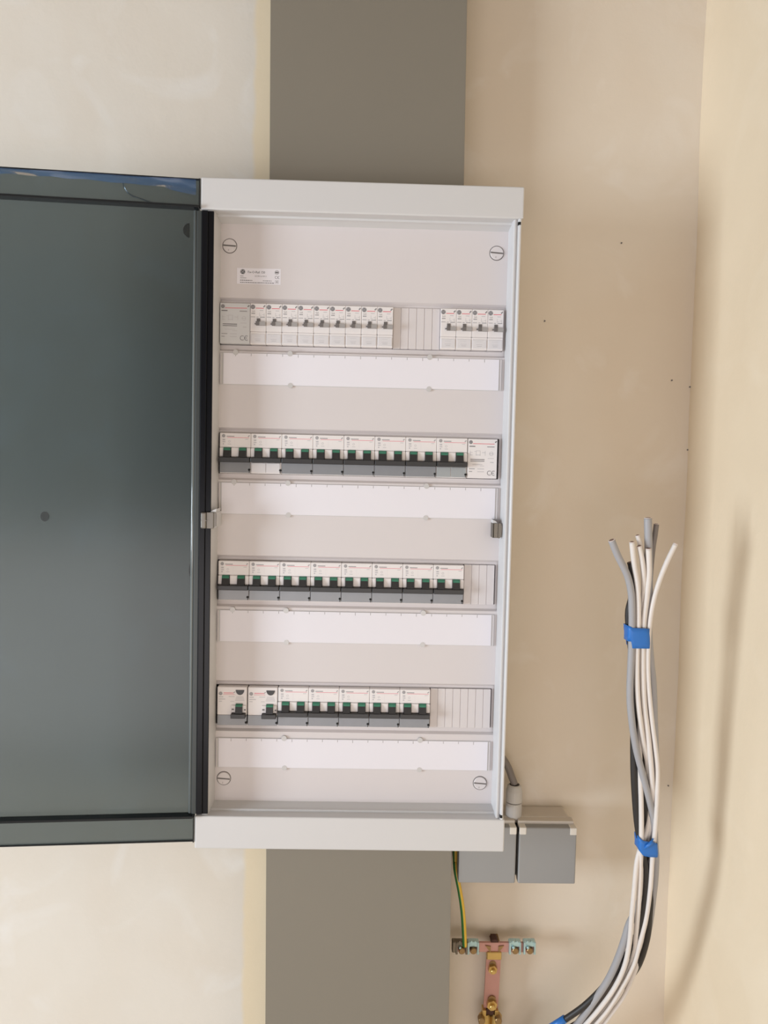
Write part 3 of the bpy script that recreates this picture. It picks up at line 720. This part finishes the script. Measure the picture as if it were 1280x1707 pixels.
for i, (pa, pb, m) in enumerate(((760, 779, 'steel_dirty'), (779.5, 798, 'zinc'), (849, 868, 'zinc'), (873, 892.5, 'zinc'))):
    q = bx(pa, pb, 1571, 1591, YB - 4)
    b = MB().box(q[0], q[0] + 2.6, YB - 5, YB + 5, q[2], q[3], bev=.4).box(q[1] - 2.6, q[1], YB - 5, YB + 5, q[2], q[3], bev=.4).box(q[0] + 1, q[1] - 1, YB - 4, YB + 5, q[3] - 6.4, q[3] + .6, bev=.6)
    b.box(q[0] + 4, q[0] + 6, YB - 4.6, YB, q[3] - 1, q[3] + 2.2).box(q[1] - 6.4, q[1] - 4.6, YB - 4.6, YB, q[3] - 1, q[3] + 1.8)
    tm = A(b, 'terminal_clamp', m)
    cx = (q[0] + q[1]) / 2; cz = q[2] + 6
    s = MB().cyl(cx, cz, YB - 7.5, YB - 1, 4.3, 0, 18, bev=.8).build('terminal_screw', 'brass_dull', tm, og)
    if i != 1: MB().cyl(q[0] + 5.4, q[3] - 6.2, YB - 7, YB - 3, 1.9, 0, 12, bev=.5).build('rivet', 'zinc', tm, og)
q = bx(754, 762, 1570, 1588, YB - 3); A(MB().box(q[0], q[1], YB - 4, YB + 6, q[2], q[3], bev=.8), 'bar_end', 'steel_dirty')
wp = [(297.5, 104, -560)] + [at(px, py, y) for px, py, y in ((758.6, 1420, 96), (758.8, 1441, 92), (760.4, 1456, 88), (766, 1484, 84), (770.4, 1512, 82), (772.4, 1534, 82), (773.6, 1556, 84), (774.4, 1577, 87))]
def wire_mi(k, n): return 1 if .55 <= ((k + .5) / n) % 1 <= .84 else 0
tag(MB().tube(spline(wp, 6), 3.1, 16, mi_fn=wire_mi).build('earth_wire', ['yellow', 'green_wire']), 'yellow and green striped earth wire running down to the copper bar', 'wire')

# ------------------------------------------------------------------ loose cable bundle standing in front of the corner
def yb(py, lay):                 # bundle leans: further from the wall at its top, in to the wall at its foot
    base = -84 + 40 * max(0, (py - 900) / 550) + 60 * max(0, (py - 1450) / 260) ** 1.5
    return base + .5 * lay
def cable(label, m, r, lay, pts, tip=True, core='core'):
    P = [at(p[0], p[1], yb(p[1], p[2] if len(p) > 2 else lay)) for p in pts]
    a, e = Vector(P[-2]), Vector(P[-1]); d = (e - a).normalized()          # on to the conduit in the wall, below the picture
    k = len(bpy.data.objects) % 5
    P += [tuple(e + d * 45 + Vector((0, 10, -8))), (310 + 7 * k + .1 * e.x, YW - 14, e.z - 120), (306 + 7 * k + .1 * e.x, YW + 6, e.z - 150)]
    o = MB().tube(spline(P, 6), r, 12).build('cable', m); tag(o, label, 'cable', 'cables of the loose bundle')
    if tip:
        a, c = Vector(P[0]), Vector(P[1]); d = (a - c).normalized(); up = Vector((0, 1, 0)); u = (up - d * up.dot(d)).normalized(); v = d.cross(u)
        def capd(rr, off, th):
            b = MB(); n = 14; vs = []
            for h in (off, off + th): vs += [a + d * h + u * (rr * math.cos(2 * math.pi * i / n)) + v * (rr * math.sin(2 * math.pi * i / n)) for i in range(n)]
            return b.add(vs, [tuple(range(n))[::-1], tuple(range(n, 2 * n))] + [(i, (i + 1) % n, n + (i + 1) % n, n + i) for i in range(n)])
        def place(b, nm, mm):
            q = b.build(nm, mm, o, (0, 0, 0))
            for vv in q.data.vertices: vv.co.z += ZF * .001
        place(capd(r * .97, 0, .5), 'cut_sheath', 'sheath_cut' if m != 'cable_black' else 'cable_black')
        place(capd(r * .62, .4, .5), 'conductor', core)
    return o
F, MI, B = -10, 0, 10            # front, middle, back layers
cable('thick grey cable leaning out to the left at the top of the bundle', 'cable_grey', 3.9, F - 1,
      [(1019.4, 901), (1029, 925), (1045, 958), (1052, 988), (1053.5, 1020), (1053.4, 1048), (1052.6, 1083), (1049.8, 1154), (1052.8, 1200), (1060, 1247), (1070, 1287, -9), (1081, 1329, -6), (1086.5, 1355, -2), (1090, 1376, 0), (1092, 1412, 2), (1093, 1440, 3), (1089, 1490, 8), (1078, 1560, 14), (1054, 1612, 15), (1018, 1656, 12), (992, 1686, 11), (970, 1711, 11)])
cable('white cable standing front left in the bundle, tip just below the stripped grey one', 'cable_white', 2.9, F - 1,
      [(1053.2, 904), (1056.6, 938), (1061.8, 971), (1064, 1004), (1064, 1043), (1062, 1083), (1062, 1142), (1065.5, 1189), (1072, 1236, -8), (1079, 1271, -2), (1084, 1318, 3), (1080, 1376, 2), (1069, 1410, -5), (1063, 1430, -8), (1060, 1450, -9), (1057.4, 1481, -10), (1053.4, 1522), (1049, 1572), (1040, 1613), (1022, 1650), (995.5, 1686), (972, 1712)])
cable('white cable just right of the front left white one, cut slightly lower', 'cable_white', 2.9, F + 2,
      [(1065.2, 911), (1069.4, 930), (1072.4, 955), (1073, 985, -4), (1070, 1020, 0), (1070, 1062, 2), (1068, 1130, 4), (1066, 1190, 4), (1066, 1238, 2), (1067, 1294, -3), (1068.6, 1341, -6), (1069, 1393, -9), (1067.6, 1435, -9), (1065.5, 1491, -8), (1061.5, 1542, -4), (1057, 1582, 0), (1048, 1616, 2), (1027, 1656, 2), (1004, 1688, 2), (984, 1713, 2)])
cable('short white cable with pointed tip behind the pair of white cables', 'cable_white', 2.5, MI + 3,
      [(1062.5, 893), (1066, 905), (1070, 925), (1075, 960), (1075, 1000), (1072, 1043), (1073, 1090), (1076, 1180, 8), (1084, 1250, 6), (1087, 1310, 6), (1083, 1390, 8), (1080, 1450, 12), (1076, 1530, 13), (1068, 1590, 10), (1054, 1630, 4), (1040, 1660, 0), (1024, 1683, -2), (1003, 1711, -2)])
cable('thickest grey cable, the tallest upright one of the bundle', 'cable_grey', 4.3, MI + 3,
      [(1080, 864), (1080.5, 890), (1081, 930), (1081.5, 980), (1080, 1040), (1083, 1090), (1088, 1142), (1090, 1200), (1092, 1260), (1093, 1310), (1090, 1380), (1082, 1450, 10), (1064, 1510, 12), (1049, 1540, 8), (1041, 1566, 5), (1029, 1600, 4), (1013, 1634, 3), (989, 1670, 2), (963, 1706, 2), (952, 1718, 2)])
cable('bluish white cable overlapping the tallest grey one, frayed at its tip', 'cable_white', 3.2, F + 2,
      [(1080.6, 915), (1081.4, 955), (1078.5, 988), (1074.6, 1020), (1072.6, 1043), (1071.4, 1083), (1071.6, 1130), (1074, 1177), (1081, 1236), (1086, 1294), (1087, 1345, 2), (1079, 1400, 4), (1071, 1440, 0), (1068, 1510, 3), (1062, 1570, 6), (1050, 1620, 8), (1026, 1664, 8), (994, 1713, 8)])
cable('dark grey cable leaning behind the tallest grey cable to its right', 'cable_darkgrey', 2.9, B,
      [(1094, 874), (1091.5, 893), (1088, 915), (1084, 960), (1080, 1043), (1078, 1120), (1082, 1200), (1090, 1290), (1091, 1380), (1083, 1470), (1064, 1550, 17), (1040, 1606, 20), (1008, 1655, 19), (985, 1688, 19), (966, 1716, 19)])
cable('thin white cable leaning out to the right at the top of the bundle', 'cable_white', 2.7, F + 1,
      [(1126, 907), (1111, 938), (1098, 971), (1088.6, 1004), (1082.5, 1043), (1079.6, 1095), (1081, 1142), (1086.4, 1200), (1092.4, 1247), (1095.8, 1283), (1095, 1329), (1092.5, 1376), (1089, 1410), (1087, 1435), (1083.8, 1481), (1076.7, 1532), (1066.6, 1572), (1056.4, 1607), (1038, 1643), (1013.7, 1682), (990, 1710)], core='sheath_cut')
cable('black cable cut short between the left grey and white cables', 'cable_black', 3.9, MI + 1,
      [(1051, 938), (1056, 962), (1054, 992, 4), (1047.5, 1022, 8), (1050, 1062, 7), (1055, 1110, 4), (1057, 1177, 2), (1056, 1236, 4), (1057, 1300, 2), (1062, 1370, 2), (1069, 1412, 0), (1076, 1450, -1), (1073.6, 1501, -1), (1066, 1546, 1), (1046, 1590, 8), (1010, 1640, 9), (977, 1674, 6), (947, 1696, 5), (925, 1710, 5)])
cable('black cable seen through the gap in the middle of the bundle', 'cable_black', 3.9, B - 2,
      [(1062, 990), (1063, 1062), (1064, 1177), (1067, 1250), (1075, 1330), (1079, 1388), (1083, 1440, 10), (1085, 1490), (1082, 1530), (1078.5, 1562), (1068, 1599), (1054, 1624, 20), (1026, 1656, 24), (984, 1692, 20), (946, 1716, 16)], tip=False)
def tape(label, cx, hw, lay, prof, dep=10):      # prof: (pixel row of upper edge, of lower edge) around the wrap
    n = 36; vs = []
    for j in range(5):
        for i in range(n):
            a = 2 * math.pi * i / n
            pt, pb = prof(math.cos(a)); py = pt + (pb - pt) * j / 4
            c = at(cx, py, yb(py, lay) - dep * .8); q = at(cx + hw, py, yb(py, lay) - dep * .8)
            R = q[0] - c[0]
            e = .4
            f = 1 + .02 * math.sin(a * 3 + j) + .015 * math.sin(a * 7 + j * 2)
            sg = lambda t: (abs(t) ** e) * (1 if t > 0 else -1)
            vs.append((c[0] + R * f * sg(math.cos(a)), yb(py, lay) + dep * f * sg(math.sin(a)), c[2]))
    fs = [(j * n + i, j * n + (i + 1) % n, (j + 1) * n + (i + 1) % n, (j + 1) * n + i) for j in range(4) for i in range(n)]
    o = MB().add(vs, fs, 0, True).build('tape_wrap', 'tape', flat=True)
    sm = o.modifiers.new('thick', 'SOLIDIFY'); sm.thickness = .0006; sm.offset = 1
    return tag(o, label, 'tape', 'blue tape wraps')
tape('blue tape wrapped around the upper part of the cable bundle', 1065.4, 18.8, 0, lambda c: (1045 + 3.4 * (c + 1) / 2 - (1 if c < -.5 else 0), 1069.5 if c < -.42 else 1080.5))
t2 = tape('blue tape knotted around the middle of the cable bundle', 1081, 16.6, 0, lambda c: (1396 + 6 * (c + 1), 1419 + 5.5 * (c + 1) - 3 * c * c + (1 - abs(c)) * 3))
c = at(1080, 1408, yb(1408, -22))
# a twisted end of the tape on the lower wrap
b = MB().tube(spline([(c[0] - 3, c[1] + 3, c[2] - 6), (c[0] - 1, c[1] - 1, c[2] - 1), (c[0] + 3, c[1] - 1.6, c[2] + 3), (c[0] + 6, c[1] + 2, c[2] + 6)], 4), [1.2] * 3 + [2.0] * 7 + [1.0] * 3, 8)
kn = b.build('tape_knot', 'tape', t2, (0, 0, 0))
for vv in kn.data.vertices: vv.co.z += ZF * .001
P = [at(942, 1698, yb(1698, 5)), at(928, 1707, yb(1707, 5)), at(910, 1718, yb(1718, 5))]
tag(MB().tube(P, 4.6, 14).build('tape_wrap', 'tape'), 'blue tape around the black cable at the bottom edge of the picture', 'tape', 'blue tape wraps')

# small nail holes in the plaster
for px, py in ((908, 535), (1036, 405), (1120, 634), (1150, 645), (1146, 750), (1114, 1310)):
    p = at(px, py, YW)
    o = MB().cyl(p[0], p[2], YW - .4, YW + 3, 1.0, 0, 8).build('nail_hole', 'slot', bpy.data.objects['wall_back'])
    for vv in o.data.vertices: vv.co.z += ZF * .001
